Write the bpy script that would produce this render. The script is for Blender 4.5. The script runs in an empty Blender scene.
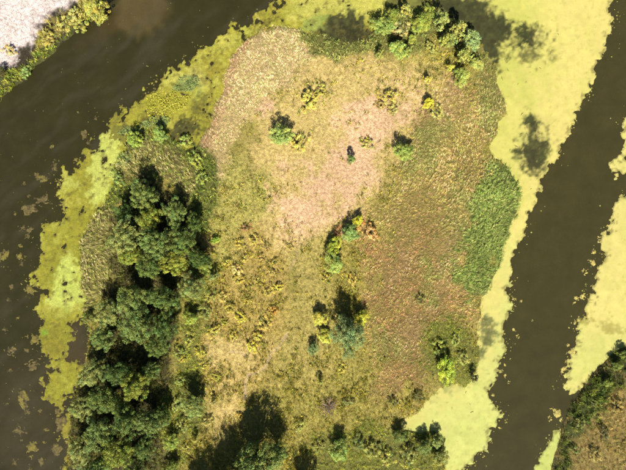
import bpy, math, random
import numpy as np
from mathutils import Vector

# ------------------------------------------------------------------ camera, sky, sun, exposure
SCN = bpy.context.scene
COL = SCN.collection
S = 0.16                      # metres per photograph pixel on the ground
CAM_H = 70.0
cam_d = bpy.data.cameras.new('camera')
cam_d.sensor_width = 36.0
cam_d.lens = 36.0 * CAM_H / (626 * S)
cam_d.clip_end = 6000
cam = bpy.data.objects.new('camera', cam_d)
cam.location = (0, 0, CAM_H)
COL.objects.link(cam)
SCN.camera = cam

SUN_ELEV = math.radians(43)
SUN_AZ = math.radians(3)      # a little to the right of straight below
sun_vec = Vector((math.sin(SUN_AZ) * math.cos(SUN_ELEV), -math.cos(SUN_AZ) * math.cos(SUN_ELEV), math.sin(SUN_ELEV)))
world = bpy.data.worlds.new('World')
SCN.world = world
world.use_nodes = True
wn = world.node_tree.nodes
sky = wn.new('ShaderNodeTexSky')
sky.sky_type = 'NISHITA'
sky.sun_disc = False
sky.air_density = 0.75
sky.dust_density = 0.4
sky.sun_elevation = SUN_ELEV
sky.sun_rotation = math.pi - SUN_AZ
wn['Background'].inputs['Strength'].default_value = 0.05
world.node_tree.links.new(sky.outputs['Color'], wn['Background'].inputs['Color'])
sun_d = bpy.data.lights.new('sun', 'SUN')
sun_d.energy = 5.0
sun_d.angle = math.radians(0.53)
sun_d.color = (1.0, 0.95, 0.88)
sun = bpy.data.objects.new('sun', sun_d)
sun.rotation_euler = (-sun_vec).to_track_quat('-Z', 'Y').to_euler()
sun.location = (0, -60, 60)
COL.objects.link(sun)
SCN.view_settings.view_transform = 'Standard'
SCN.view_settings.look = 'None'
SCN.view_settings.gamma = 1.0
SCN.view_settings.exposure = 1.95

# ------------------------------------------------------------------ helpers
rng = np.random.default_rng(7)
random.seed(7)

def lin(c):
    c = np.asarray(c, float) / 255.0
    return np.where(c <= 0.04045, c / 12.92, ((c + 0.055) / 1.055) ** 2.4)

FLAT = 0.232       # albedo of a flat sheet for the brightness it shows at this exposure
def A(*c):
    return lin(c) * FLAT

_T = np.random.default_rng(11).random((256, 256))
def vnoise(x, y, seed=0):
    x = x + seed * 17.31; y = y + seed * 41.77
    xi = np.floor(x).astype(np.int64); yi = np.floor(y).astype(np.int64)
    fx = x - xi; fy = y - yi
    fx = fx * fx * (3 - 2 * fx); fy = fy * fy * (3 - 2 * fy)
    a = _T[xi & 255, yi & 255]; b = _T[(xi + 1) & 255, yi & 255]
    c = _T[xi & 255, (yi + 1) & 255]; d = _T[(xi + 1) & 255, (yi + 1) & 255]
    return (a * (1 - fx) + b * fx) * (1 - fy) + (c * (1 - fx) + d * fx) * fy

def fbm(x, y, scale, octv=4, seed=0, gain=0.55):
    """about -1..1; scale = size in metres of the largest lumps"""
    t = np.zeros_like(x, dtype=float); amp = 1.0; tot = 0.0; f = 1.0 / scale
    for o in range(octv):
        t += amp * (vnoise(x * f, y * f, seed + o * 3) * 2 - 1); tot += amp
        amp *= gain; f *= 2.03
    return t / tot * 1.7

def W(p):
    p = np.asarray(p, float)
    return np.stack([(p[..., 0] - 313) * S, (235 - p[..., 1]) * S], -1)

def sdf_poly(x, y, poly):
    """signed distance, positive inside; poly in photograph pixels on the ground plane"""
    P = W(poly)
    d2 = np.full(x.shape, 1e18); ins = np.zeros(x.shape, bool)
    n = len(P)
    for i in range(n):
        ax, ay = P[i]; bx, by = P[(i + 1) % n]
        ex, ey = bx - ax, by - ay
        wx, wy = x - ax, y - ay
        t = np.clip((wx * ex + wy * ey) / (ex * ex + ey * ey + 1e-12), 0, 1)
        dx, dy = wx - ex * t, wy - ey * t
        d2 = np.minimum(d2, dx * dx + dy * dy)
        c = ((ay <= y) & (by > y)) | ((by <= y) & (ay > y))
        with np.errstate(divide='ignore', invalid='ignore'):
            xi = ax + (y - ay) / (by - ay) * ex
        ins ^= c & (x < xi)
    d = np.sqrt(d2)
    return np.where(ins, d, -d)

def sdf_ell(x, y, cx, cy, rx, ry, rot=0):
    c = W((cx, cy)); a = math.radians(rot)
    dx, dy = x - c[0], y - c[1]
    u = (dx * math.cos(a) + dy * math.sin(a)) / (rx * S); v = (-dx * math.sin(a) + dy * math.cos(a)) / (ry * S)
    return (1 - np.sqrt(u * u + v * v)) * min(rx, ry) * S

def sstep(x, a, b):
    t = np.clip((x - a) / (b - a), 0, 1)
    return t * t * (3 - 2 * t)

def mesh_from(name, verts, faces, col=None, smooth=False, mat=None):
    """verts (n,3), faces (m,k) all of the same length, col (n,3) point colour attribute"""
    me = bpy.data.meshes.new(name)
    verts = np.ascontiguousarray(verts, np.float32); faces = np.ascontiguousarray(faces, np.int32)
    n, (m, k) = len(verts), faces.shape
    me.vertices.add(n); me.vertices.foreach_set('co', verts.ravel())
    me.loops.add(m * k); me.loops.foreach_set('vertex_index', faces.ravel())
    me.polygons.add(m)
    me.polygons.foreach_set('loop_start', np.arange(0, m * k, k, dtype=np.int32))
    me.polygons.foreach_set('loop_total', np.full(m, k, np.int32))
    me.polygons.foreach_set('use_smooth', np.full(m, smooth))
    if col is not None:
        a = me.attributes.new('tint', 'FLOAT_COLOR', 'POINT')
        c4 = np.ones((n, 4), np.float32); c4[:, :3] = col
        a.data.foreach_set('color', c4.ravel())
    me.update(calc_edges=True)
    if mat: me.materials.append(mat)
    return me

def link(name, me, parent=None, **props):
    o = bpy.data.objects.new(name, me)
    COL.objects.link(o)
    if parent: o.parent = parent
    for k, v in props.items(): o[k] = v
    return o

def heightfield(name, X, Y, Z, keep, colr, mat, smooth=True):
    """quads of a regular grid (arrays ny x nx); keep = vertex mask, a quad stays if any corner is kept"""
    ny, nx = X.shape
    idx = np.arange(ny * nx).reshape(ny, nx)
    q = np.stack([idx[:-1, :-1], idx[:-1, 1:], idx[1:, 1:], idx[1:, :-1]], -1).reshape(-1, 4)
    k = keep.ravel()
    q = q[k[q].any(1)]
    used = np.unique(q)
    re = np.zeros(ny * nx, np.int64); re[used] = np.arange(len(used))
    v = np.stack([X.ravel()[used], Y.ravel()[used], Z.ravel()[used]], -1)
    return mesh_from(name, v, re[q], colr.reshape(-1, 3)[used], smooth, mat)

# ------------------------------------------------------------------ materials
def new_mat(name):
    m = bpy.data.materials.new(name); m.use_nodes = True
    nt = m.node_tree; nt.nodes.clear()
    out = nt.nodes.new('ShaderNodeOutputMaterial')
    return m, nt, out

def N(nt, typ, **kw):
    n = nt.nodes.new(typ)
    for k, v in kw.items(): setattr(n, k, v)
    return n

def noise_fac(nt, scale, detail=4, rough=0.6):
    tc = N(nt, 'ShaderNodeNewGeometry')
    no = N(nt, 'ShaderNodeTexNoise'); no.inputs['Scale'].default_value = scale
    no.inputs['Detail'].default_value = detail; no.inputs['Roughness'].default_value = rough
    nt.links.new(tc.outputs['Position'], no.inputs['Vector'])
    return no.outputs['Fac']

def ramp(nt, src, lo, hi, vlo, vhi):
    mr = N(nt, 'ShaderNodeMapRange'); mr.clamp = True
    nt.links.new(src, mr.inputs['Value'])
    for k, v in zip(('From Min', 'From Max', 'To Min', 'To Max'), (lo, hi, vlo, vhi)): mr.inputs[k].default_value = v
    return mr.outputs['Result']

def scale_col(nt, col, fac):
    v = N(nt, 'ShaderNodeVectorMath', operation='SCALE')
    nt.links.new(col, v.inputs[0]); nt.links.new(fac, v.inputs['Scale'])
    return v.outputs['Vector']

def mat_ground(name, n1=3.0, n2=14.0, amt=0.35, bump=0.5, dist=0.08):
    m, nt, out = new_mat(name)
    at = N(nt, 'ShaderNodeAttribute', attribute_name='tint')
    f1 = ramp(nt, noise_fac(nt, n1), 0.3, 0.7, 1 - amt, 1 + amt)
    f2 = ramp(nt, noise_fac(nt, n2, 3), 0.3, 0.7, 1 - amt, 1 + amt)
    c = scale_col(nt, scale_col(nt, at.outputs['Color'], f1), f2)
    b = N(nt, 'ShaderNodeBsdfPrincipled'); b.inputs['Roughness'].default_value = 0.95
    b.inputs['Specular IOR Level'].default_value = 0.15
    nt.links.new(c, b.inputs['Base Color'])
    bp = N(nt, 'ShaderNodeBump'); bp.inputs['Strength'].default_value = bump; bp.inputs['Distance'].default_value = dist
    nt.links.new(noise_fac(nt, n2 * 0.7, 5, 0.7), bp.inputs['Height'])
    nt.links.new(bp.outputs['Normal'], b.inputs['Normal'])
    nt.links.new(b.outputs['BSDF'], out.inputs['Surface'])
    return m

def mat_leaf(name, translucent=0.25, use_object=False, rough=0.6, spec=0.25):
    m, nt, out = new_mat(name)
    at = N(nt, 'ShaderNodeAttribute', attribute_name='tint')
    c = at.outputs['Color']
    if use_object:
        oi = N(nt, 'ShaderNodeObjectInfo')
        mx = N(nt, 'ShaderNodeVectorMath', operation='MULTIPLY')
        nt.links.new(c, mx.inputs[0]); nt.links.new(oi.outputs['Color'], mx.inputs[1])
        c = mx.outputs['Vector']
    b = N(nt, 'ShaderNodeBsdfPrincipled'); b.inputs['Roughness'].default_value = rough
    b.inputs['Specular IOR Level'].default_value = spec
    nt.links.new(c, b.inputs['Base Color'])
    t = N(nt, 'ShaderNodeBsdfTranslucent'); nt.links.new(c, t.inputs['Color'])
    mix = N(nt, 'ShaderNodeMixShader'); mix.inputs['Fac'].default_value = translucent
    nt.links.new(b.outputs['BSDF'], mix.inputs[1]); nt.links.new(t.outputs['BSDF'], mix.inputs[2])
    nt.links.new(mix.outputs['Shader'], out.inputs['Surface'])
    return m

def mat_water():
    m, nt, out = new_mat('river_water')
    at = N(nt, 'ShaderNodeAttribute', attribute_name='tint')
    f1 = ramp(nt, noise_fac(nt, 0.35, 5, 0.6), 0.3, 0.7, 0.88, 1.14)
    f2 = ramp(nt, noise_fac(nt, 5.0, 4, 0.7), 0.3, 0.7, 0.88, 1.12)
    f3 = ramp(nt, noise_fac(nt, 3.2, 2, 0.5), 0.70, 0.78, 1.0, 1.5)  # sparse ripple glints, painted as brighter specks in the water colour
    c = scale_col(nt, scale_col(nt, scale_col(nt, at.outputs['Color'], f1), f2), f3)
    b = N(nt, 'ShaderNodeBsdfPrincipled'); b.inputs['Roughness'].default_value = 0.12
    b.inputs['IOR'].default_value = 1.33
    nt.links.new(c, b.inputs['Base Color'])
    bp = N(nt, 'ShaderNodeBump'); bp.inputs['Strength'].default_value = 0.12; bp.inputs['Distance'].default_value = 0.03
    nt.links.new(noise_fac(nt, 2.5, 4, 0.6), bp.inputs['Height'])
    nt.links.new(bp.outputs['Normal'], b.inputs['Normal'])
    nt.links.new(b.outputs['BSDF'], out.inputs['Surface'])
    return m

M_GROUND = mat_ground('island_soil', 2.5, 9.0, 0.42, 0.9, 0.12)
M_MAT = mat_ground('duckweed_cover', 0.9, 11.0, 0.07, 0.35, 0.03)
M_ALGAE = mat_ground('algae_cover', 1.6, 6.0, 0.22, 0.6, 0.08)
M_WATER = mat_water()
M_BLADE = mat_leaf('grass_blades', 0.3, False, 0.7, 0.1)
M_LEAF = mat_leaf('tree_leaves', 0.13, True, 0.6, 0.12)
M_BARK = mat_ground('bark', 6.0, 25.0, 0.3, 0.6, 0.03)

# ------------------------------------------------------------------ raster of the place
RX, RY, RS = 72.0, 56.0, 0.2
gx = np.arange(-RX, RX + 1e-6, RS); gy = np.arange(-RY, RY + 1e-6, RS)
GX, GY = np.meshgrid(gx, gy)
def look(R, x, y):
    """bilinear look-up of a raster"""
    fx = np.clip((x + RX) / RS, 0, len(gx) - 1.001); fy = np.clip((y + RY) / RS, 0, len(gy) - 1.001)
    i = fx.astype(int); j = fy.astype(int); u = fx - i; v = fy - j
    if R.ndim == 3: u = u[..., None]; v = v[..., None]
    return (R[j, i] * (1 - u) + R[j, i + 1] * u) * (1 - v) + (R[j + 1, i] * (1 - u) + R[j + 1, i + 1] * u) * v

F_edge = fbm(GX, GY, 2.2, 4, 1)          # for ragged outlines
F_edge2 = fbm(GX, GY, 1.3, 4, 5, 0.7)
F_patch = fbm(GX, GY, 6.0, 4, 9)
F_big = fbm(GX, GY, 16.0, 3, 13)
F_grain = fbm(GX, GY, 0.55, 2, 19, 0.8)
F_fine = fbm(GX, GY, 0.9, 3, 17, 0.7)

ISLAND = [(275,25),(262,28),(245,42),(232,58),(226,75),(222,90),(215,108),(206,128),(197,146),(182,148),(165,134),(145,128),(130,138),
          (124,152),(116,165),(112,185),(105,200),(92,222),(82,235),(79,255),(82,285),(88,300),(84,316),(90,330),(88,348),(83,368),(77,388),
          (71,410),(69,440),(67,470),(60,520),(50,620),(430,620),(440,520),(446,478),(444,455),(443,436),(434,431),(420,433),(404,429),
          (401,423),(418,412),(429,398),(440,388),(455,384),(466,388),(474,376),(480,358),(478,338),(480,318),(484,300),(490,285),(498,268),
          (503,247),(510,227),(517,207),(521,190),(512,172),(501,160),(494,156),(491,146),(496,135),(499,122),(507,115),(505,100),(500,88),
          (497,72),(490,60),(482,45),(474,36),(462,27),(448,16),(430,10),(410,7),(396,9),(386,18),(379,30),(366,42),(342,40),(325,38),
          (310,33),(298,28)]
BANK_A = [(-300,-300),(112,-300),(109,-40),(107,0),(104,12),(97,19),(87,22),(79,31),(66,42),(55,52),(42,62),(33,72),(25,80),(15,85),
          (8,93),(0,101),(-45,140),(-160,230),(-300,300)]
BANK_B = [(640,338),(626,345),(615,352),(605,360),(597,366),(590,376),(582,389),(575,400),(569,412),(563,425),(559,440),(554,455),
          (549,475),(535,520),(505,640),(1000,640),(1000,150),(720,300)]
d_island = sdf_poly(GX, GY, ISLAND); d_bankA = sdf_poly(GX, GY, BANK_A); d_bankB = sdf_poly(GX, GY, BANK_B)
d_land = np.maximum(np.maximum(d_island, d_bankA), d_bankB) + 0.35 * F_edge
land_z = np.where(d_land > 0, 0.30 * (1 - np.exp(-np.maximum(d_land, 0) / 0.7)) + 0.6 * (1 - np.exp(-np.maximum(d_land, 0) / 9.0))
                  + 0.10 * F_patch * sstep(d_land, 0, 3) + 0.03 * F_fine, np.maximum(d_land * 0.45, -1.2))
bankb_rise = np.maximum(d_bankB, 0)
land_z = land_z + 1.6 * (1 - np.exp(-bankb_rise / 6.0))

# ---- vegetation zones painted one over the other: (name, shape, softness px, raggedness px)
def poly(*p): return ('p', p)
def ell(*a): return ('e', a)
ZONES = [
 ('meadow_olive', ISLAND, 1, 0),
 ('meadow_gold', [(196,230),(215,200),(260,205),(300,240),(300,330),(250,400),(200,400),(185,330),(200,290)], 10, 8),
 ('meadow_pale', [(292,38),(330,45),(380,50),(400,60),(455,80),(435,120),(405,160),(370,205),(335,240),(290,262),(255,225),(238,190),(236,150),(255,110),(280,85)], 10, 8),
 ('grass_yellowgreen', [(205,150),(240,140),(268,165),(278,200),(250,235),(222,262),(205,235),(200,190)], 9, 8),
 ('tan', [(285,165),(310,148),(340,128),(362,104),(395,92),(412,110),(402,132),(382,160),(372,188),(348,212),(322,228),(302,250),(290,226),(286,190)], 12, 14),
 ('tan', ('e', (264,108,14,10,20)), 6, 6),
 ('meadow_pale', ('e', (235,350,26,14,0)), 12, 9),
 ('meadow_pale', ('e', (222,410,12,16,0)), 12, 8),
 ('meadow_goldgrass', [(285,255),(330,230),(330,320),(335,365),(300,375),(275,370),(285,330)], 9, 8),
 ('reed_right', [(487,60),(500,86),(505,108),(485,150),(500,168),(492,270),(484,310),(480,345),(455,372),(430,395),(402,420),(370,412),(355,400),(362,345),(366,300),(362,262),(372,220),(390,190),(400,165),(428,124),(455,92)], 10, 13),
 ('reed_red', [(368,240),(420,235),(455,270),(450,320),(430,370),(395,410),(372,405),(372,330)], 16, 18),
 ('reed_pale', ('e', (445,255,8,40,-12)), 6, 8),
 ('reed_pale', ('e', (438,120,10,26,-35)), 6, 8),
 ('reed_palegreen', [(470,60),(497,72),(505,100),(500,122),(492,140),(478,125),(475,100)], 5, 4),
 ('meadow_olive', ('e', (372,415,42,20,15)), 12, 14),
 ('meadow_olive', ('e', (362,372,12,30,0)), 10, 12),
 ('reed_palegreen', ('e', (422,152,10,20,-30)), 8, 9),
 ('reed_palegreen', ('e', (456,212,9,32,-10)), 9, 10),
 ('reed_palegreen', ('e', (425,275,8,16,0)), 8, 9),
 ('reed_pale', ('e', (398,262,9,22,-15)), 8, 9),
 ('reed_palegreen', ('e', (400,345,14,10,0)), 8, 9),
 ('reed_pale', ('e', (412,330,10,12,0)), 8, 9),
 ('meadow_olive', ('e', (435,395,14,12,0)), 8, 8),
 ('reed_green', [(492,165),(505,158),(523,188),(518,208),(510,230),(503,250),(497,275),(490,302),(474,296),(463,272),(468,238),(478,208),(482,184)], 6, 9),
 ('reed_pink', [(275,25),(300,28),(312,55),(296,82),(268,98),(250,120),(232,160),(214,196),(203,185),(197,150),(206,128),(215,108),(226,75),(232,58),(250,38)], 5, 5),
 ('reed_pinkrim', [(262,28),(240,55),(236,80),(228,105),(216,140),(205,170),(198,170),(197,146),(206,128),(215,108),(222,90),(226,75),(232,58),(245,42)], 4, 3),
 ('top_green', [(296,26),(325,36),(345,38),(375,34),(376,50),(350,60),(318,55),(302,42)], 4, 4),
 ('top_green', [(376,30),(396,8),(450,14),(480,42),(497,72),(488,80),(462,60),(440,40),(400,60),(378,55)], 6, 5),
 ('green_wet', [(118,140),(165,132),(215,150),(222,200),(212,235),(200,240),(170,180),(120,210),(90,300),(84,345),(76,330),(80,230),(105,195)], 4, 4),
 ('sedge', [(130,132),(165,134),(195,146),(206,185),(190,200),(150,176),(125,185),(112,180),(120,155)], 5, 5),
 ('green_wet', [(165,128),(197,146),(206,165),(205,190),(190,170),(175,150),(140,140),(125,150),(122,140)], 4, 4),
 ('sedge', [(80,225),(105,202),(118,215),(122,250),(112,275),(100,300),(84,312),(79,270)], 4, 4),
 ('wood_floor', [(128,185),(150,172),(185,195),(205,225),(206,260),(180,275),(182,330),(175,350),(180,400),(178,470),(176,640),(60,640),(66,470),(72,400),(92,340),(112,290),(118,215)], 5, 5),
 ('green_low', [(166,395),(182,385),(186,440),(182,480),(180,640),(160,640),(166,440)], 6, 6),
 ('green_low', [(196,250),(212,255),(214,290),(206,320),(198,350),(205,380),(180,400),(178,345),(186,300)], 7, 6),
 ('green_low', [(178,390),(205,390),(212,420),(195,440),(180,430)], 6, 5),
 ('green_low', [(425,320),(470,325),(482,352),(470,388),(440,388),(420,370)], 6, 5),
 ('green_low', [(312,436),(360,425),(405,425),(445,432),(446,490),(300,490)], 6, 6),
 ('bank_bleach', [(-300,-300),(100,-300),(92,0),(50,22),(38,45),(25,62),(0,75),(-60,110),(-300,260)], 6, 6),
 ('bank_yellow', [(112,-300),(104,12),(87,22),(66,38),(45,54),(32,56),(38,42),(52,20),(78,6),(90,-10),(92,-300)], 3, 4),
 ('bank_green', [(90,20),(79,31),(66,42),(55,52),(42,62),(33,72),(15,87),(-10,108),(-90,175),(-100,150),(-10,92),(10,72),(26,64),(42,50),(62,36),(80,20)], 2, 2),
 ('bankb_brown', BANK_B, 1, 0),
 ('bankb_green', [(640,335),(626,345),(605,360),(590,376),(575,400),(563,425),(554,455),(549,475),(535,520),(550,520),(566,470),(576,440),(590,410),(605,388),(626,368),(650,352)], 5, 5),
]
# palettes as seen in sunlight (8-bit), ground colour, tuft density per m2, blades, height, width, lean
T = {
 'meadow_olive': dict(p=[(188,180,78),(164,166,68),(208,194,96),(140,146,58),(212,190,72),(174,178,86),(192,172,100)], g=(172,158,76), n=8, b=12, h=(.22,.6), w=.042, lean=.9),
 'meadow_gold': dict(p=[(210,192,94),(188,176,82),(222,200,82),(158,160,68),(204,170,104),(178,180,88)], g=(196,170,90), n=7, b=12, h=(.2,.5), w=.042, lean=.9),
 'meadow_goldgrass': dict(p=[(204,190,98),(184,180,86),(218,196,110),(160,162,72),(190,188,98)], g=(190,172,92), n=7, b=12, h=(.2,.42), w=.033, lean=.9),
 'meadow_pale': dict(p=[(230,208,124),(214,198,102),(204,192,90),(236,208,138),(222,204,96),(196,190,98)], g=(222,194,118), n=7, b=11, h=(.15,.36), w=.033, lean=1.0),
 'grass_yellowgreen': dict(p=[(206,198,98),(184,190,88),(216,204,116),(158,172,78),(206,186,116)], g=(192,180,92), n=8, b=12, h=(.25,.5), w=.042, lean=.9),
 'tan': dict(p=[(242,206,158),(234,194,146),(218,186,122),(246,212,168),(222,202,118)], g=(240,196,148), n=6, b=9, h=(.08,.24), w=.035, lean=1.1),
 'reed_right': dict(p=[(216,186,104),(234,198,148),(178,170,84),(150,156,72),(216,168,112),(168,166,80),(196,178,98)], g=(150,130,70), n=30, b=6, h=(.24,.54), w=.034, lean=.6, az=65, gain=1.3),
 'reed_red': dict(p=[(210,164,104),(226,182,140),(174,158,80),(146,146,66),(208,150,106),(164,158,76),(192,142,98)], g=(150,124,68), n=30, b=6, h=(.22,.48), w=.034, lean=.65, az=70, gain=1.32),
 'reed_pale': dict(p=[(236,200,154),(224,190,128),(194,174,98),(176,168,84)], g=(158,130,78), n=26, b=6, h=(.22,.5), w=.031, lean=.55, az=65, gain=1.1),
 'reed_palegreen': dict(p=[(194,188,104),(172,178,90),(212,198,126),(146,160,78),(210,180,124)], g=(130,122,58), n=26, b=6, h=(.22,.5), w=.032, lean=.6, az=60, gain=1.1),
 'reed_green': dict(p=[(158,176,86),(142,164,76),(178,186,100),(126,148,64),(184,184,104)], g=(104,114,48), n=22, b=9, h=(.25,.55), w=.042, lean=.8, az=40, gain=1.05),
 'reed_pink': dict(p=[(232,198,150),(216,190,130),(192,184,114),(166,172,100),(238,202,162),(178,178,106)], g=(196,170,110), n=28, b=6, h=(.22,.48), w=.033, lean=.55, az=70, gain=1.25),
 'reed_pinkrim': dict(p=[(238,194,154),(226,184,140),(204,180,120),(156,162,94)], g=(186,150,104), n=28, b=6, h=(.25,.6), w=.034, lean=.5, az=75, gain=1.25),
 'herb': dict(p=[(202,188,72),(172,168,70),(220,200,78),(134,140,56),(190,162,92),(166,172,80)], g=(150,130,60), n=9, b=10, h=(.3,.75), w=.07, lean=1.0),
 'top_green': dict(p=[(180,186,98),(158,172,86),(204,198,112),(134,154,72)], g=(128,124,58), n=10, b=11, h=(.3,.7), w=.045, lean=.7),
 'sedge': dict(p=[(204,188,114),(176,172,88),(144,152,70),(216,196,136),(154,164,74)], g=(120,112,56), n=16, b=8, h=(.3,.65), w=.042, lean=.7, az=110),
 'green_wet': dict(p=[(164,178,76),(140,162,66),(190,192,88),(116,142,58),(176,184,72)], g=(110,114,48), n=9, b=12, h=(.4,.8), w=.055, lean=.8, gain=1.1),
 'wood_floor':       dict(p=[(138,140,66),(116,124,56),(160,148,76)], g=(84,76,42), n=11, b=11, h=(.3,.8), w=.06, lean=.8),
 'green_low': dict(p=[(158,168,66),(178,180,68),(130,148,56),(200,188,78),(150,162,72)], g=(124,122,52), n=9, b=12, h=(.2,.5), w=.05, lean=.9, gain=1.4),
 'bank_bleach': dict(p=[(255,242,230),(252,230,220),(236,206,196),(255,240,218),(222,192,184)], g=(252,232,220), k=1.14, n=7, b=8, h=(.1,.4), w=.045, lean=1.0, gain=1.0),
 'bank_yellow': dict(p=[(200,186,86),(176,172,74),(216,196,108),(152,156,66)], g=(146,132,66), n=10, b=12, h=(.5,1.1), w=.045, lean=.7),
 'bank_green':       dict(p=[(146,160,62),(170,178,72),(122,142,54),(190,184,80)], g=(84,86,36), n=8, b=14, h=(.4,.9), w=.06, lean=.7),
 'bankb_brown': dict(p=[(196,170,92),(166,160,80),(212,184,104),(140,144,64),(214,194,118),(156,164,76),(188,150,92)], g=(160,138,76), n=10, b=12, h=(.25,.6), w=.042, lean=.8),
 'bankb_green': dict(p=[(134,152,64),(158,168,70),(108,130,54),(184,180,84)], g=(84,88,40), n=9, b=12, h=(.4,.9), w=.05, lean=.7),
}
zone_w, zone_names = [], []
gcol = np.zeros(GX.shape + (3,)); gcol[:] = A(74, 64, 44)
for i, (nm, shp, soft, rag) in enumerate(ZONES):
    if isinstance(shp, list): d = sdf_poly(GX, GY, shp)
    else: d = sdf_ell(GX, GY, *shp[1])
    if soft > 3: soft = soft * (2.4 if nm.startswith(('meadow', 'tan', 'grass', 'reed')) else 1.9)
    d = d + rag * S * (0.9 * F_big * (rag > 5) + 1.1 * F_patch + 1.1 * F_edge + 0.8 * F_fine)
    m = sstep(d, -soft * S * 0.5, soft * S * 0.5)
    zone_w.append(m.astype(np.float32)); zone_names.append(nm)
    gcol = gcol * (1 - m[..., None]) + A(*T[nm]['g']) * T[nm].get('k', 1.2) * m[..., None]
# worn footpaths: trampled pale earth
def path_d(pts):
    P = W(pts); d = np.full(GX.shape, 1e9)
    for (ax, ay), (bx, by) in zip(P[:-1], P[1:]):
        ex, ey = bx - ax, by - ay
        t = np.clip(((GX - ax) * ex + (GY - ay) * ey) / (ex * ex + ey * ey), 0, 1)
        d = np.minimum(d, np.hypot(GX - ax - ex * t, GY - ay - ey * t))
    return d
PATHS = [[(288,332),(280,344),(272,352),(265,366),(258,371),(249,373),(246,382),(246,396)],
         [(232,350),(241,351),(247,355)], [(296,215),(300,232),(298,255),(288,272)]]
path_m = np.zeros(GX.shape)
for k, p in enumerate(PATHS):
    path_m = np.maximum(path_m, (1 - sstep(path_d(p) + 0.12 * F_fine, 0.08, 0.3)) * (1.0 if k < 2 else 0.5))
gcol = gcol * (1 - path_m[..., None]) + A(224, 196, 140) * path_m[..., None]
gcol *= (1 + 0.10 * F_patch + 0.08 * F_fine)[..., None]
gcol = np.clip(gcol, 0.005, 0.9)

zone_left = {n: np.zeros(GX.shape, np.float32) for n in zone_names}
_c = np.ones(GX.shape, np.float32)
for _i in range(len(zone_names) - 1, -1, -1):
    zone_left[zone_names[_i]] += zone_w[_i] * _c
    _c = _c * (1 - zone_w[_i])

# ------------------------------------------------------------------ terrain (one sheet, river bed included, stretched to the horizon)
def stretch(g):
    out = np.array([60, 160, 400, 1000, 2500.0])
    return np.concatenate([g[0] - out[::-1], g, g[-1] + out])
sx, sy = stretch(gx[::1]), stretch(gy[::1])
TX, TY = np.meshgrid(sx, sy)
TZ = look(land_z, np.clip(TX, -RX, RX), np.clip(TY, -RY, RY))
TC = look(gcol, np.clip(TX, -RX, RX), np.clip(TY, -RY, RY))
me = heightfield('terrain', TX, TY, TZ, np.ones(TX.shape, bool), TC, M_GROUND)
link('terrain', me, kind='structure')

# ------------------------------------------------------------------ river
wx = np.concatenate([[-2600, -700, -200], np.arange(-80, 80.1, 0.5), [200, 700, 2600]])
wy = np.concatenate([[-2600, -700, -200], np.arange(-64, 64.1, 0.5), [200, 700, 2600]])
WX, WY = np.meshgrid(wx, wy)
wc = np.zeros(WX.shape + (3,)); wc[:] = A(66, 62, 30)
east = sstep(WX, 5, 30)[..., None]
wc = wc * (1 - east) + A(80, 74, 38) * east
# muddy shoals at the top, brownish shallows along the left shore
sh = sstep(sdf_ell(WX, WY, 143, 8, 34, 34, 0) + 2.6 * fbm(WX + 2 * fbm(WX, WY, 3, 3, 24), WY, 5.5, 5, 21, .6), -0.2, 2.4)[..., None] * 0.9
wc = wc * (1 - sh) + A(108, 94, 54) * sh
for (cx, cy, rx_, ry_, rot, amt) in ((110, 25, 50, 12, 30, .45), (72, 350, 20, 45, 0, .5), (30, 420, 45, 70, 0, .25), (165, 110, 40, 20, 20, .4)):
    sh = sstep(sdf_ell(WX, WY, cx, cy, rx_, ry_, rot) + 0.9 * fbm(WX, WY, 4, 4, 23), -0.5, 2.0)[..., None] * amt
    wc = wc * (1 - sh) + A(98, 82, 54) * sh
# pale streaks of surface sheen, painted into the water colour along the left arm
ax_ = (WX * math.cos(math.radians(38)) + WY * math.sin(math.radians(38))); bx_ = (-WX * math.sin(math.radians(38)) + WY * math.cos(math.radians(38)))
st = np.clip(fbm(ax_ / 4.0, bx_ + 0.8 * fbm(WX, WY, 6, 3, 33), 1.6, 4, 31), 0, 1)[..., None] * (1 - east) * 0.4
wc = wc * (1 - st) + A(92, 86, 64) * st
me = heightfield('river', WX, WY, np.zeros(WX.shape), np.ones(WX.shape, bool), wc, M_WATER)
link('river', me, kind='structure')

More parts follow.
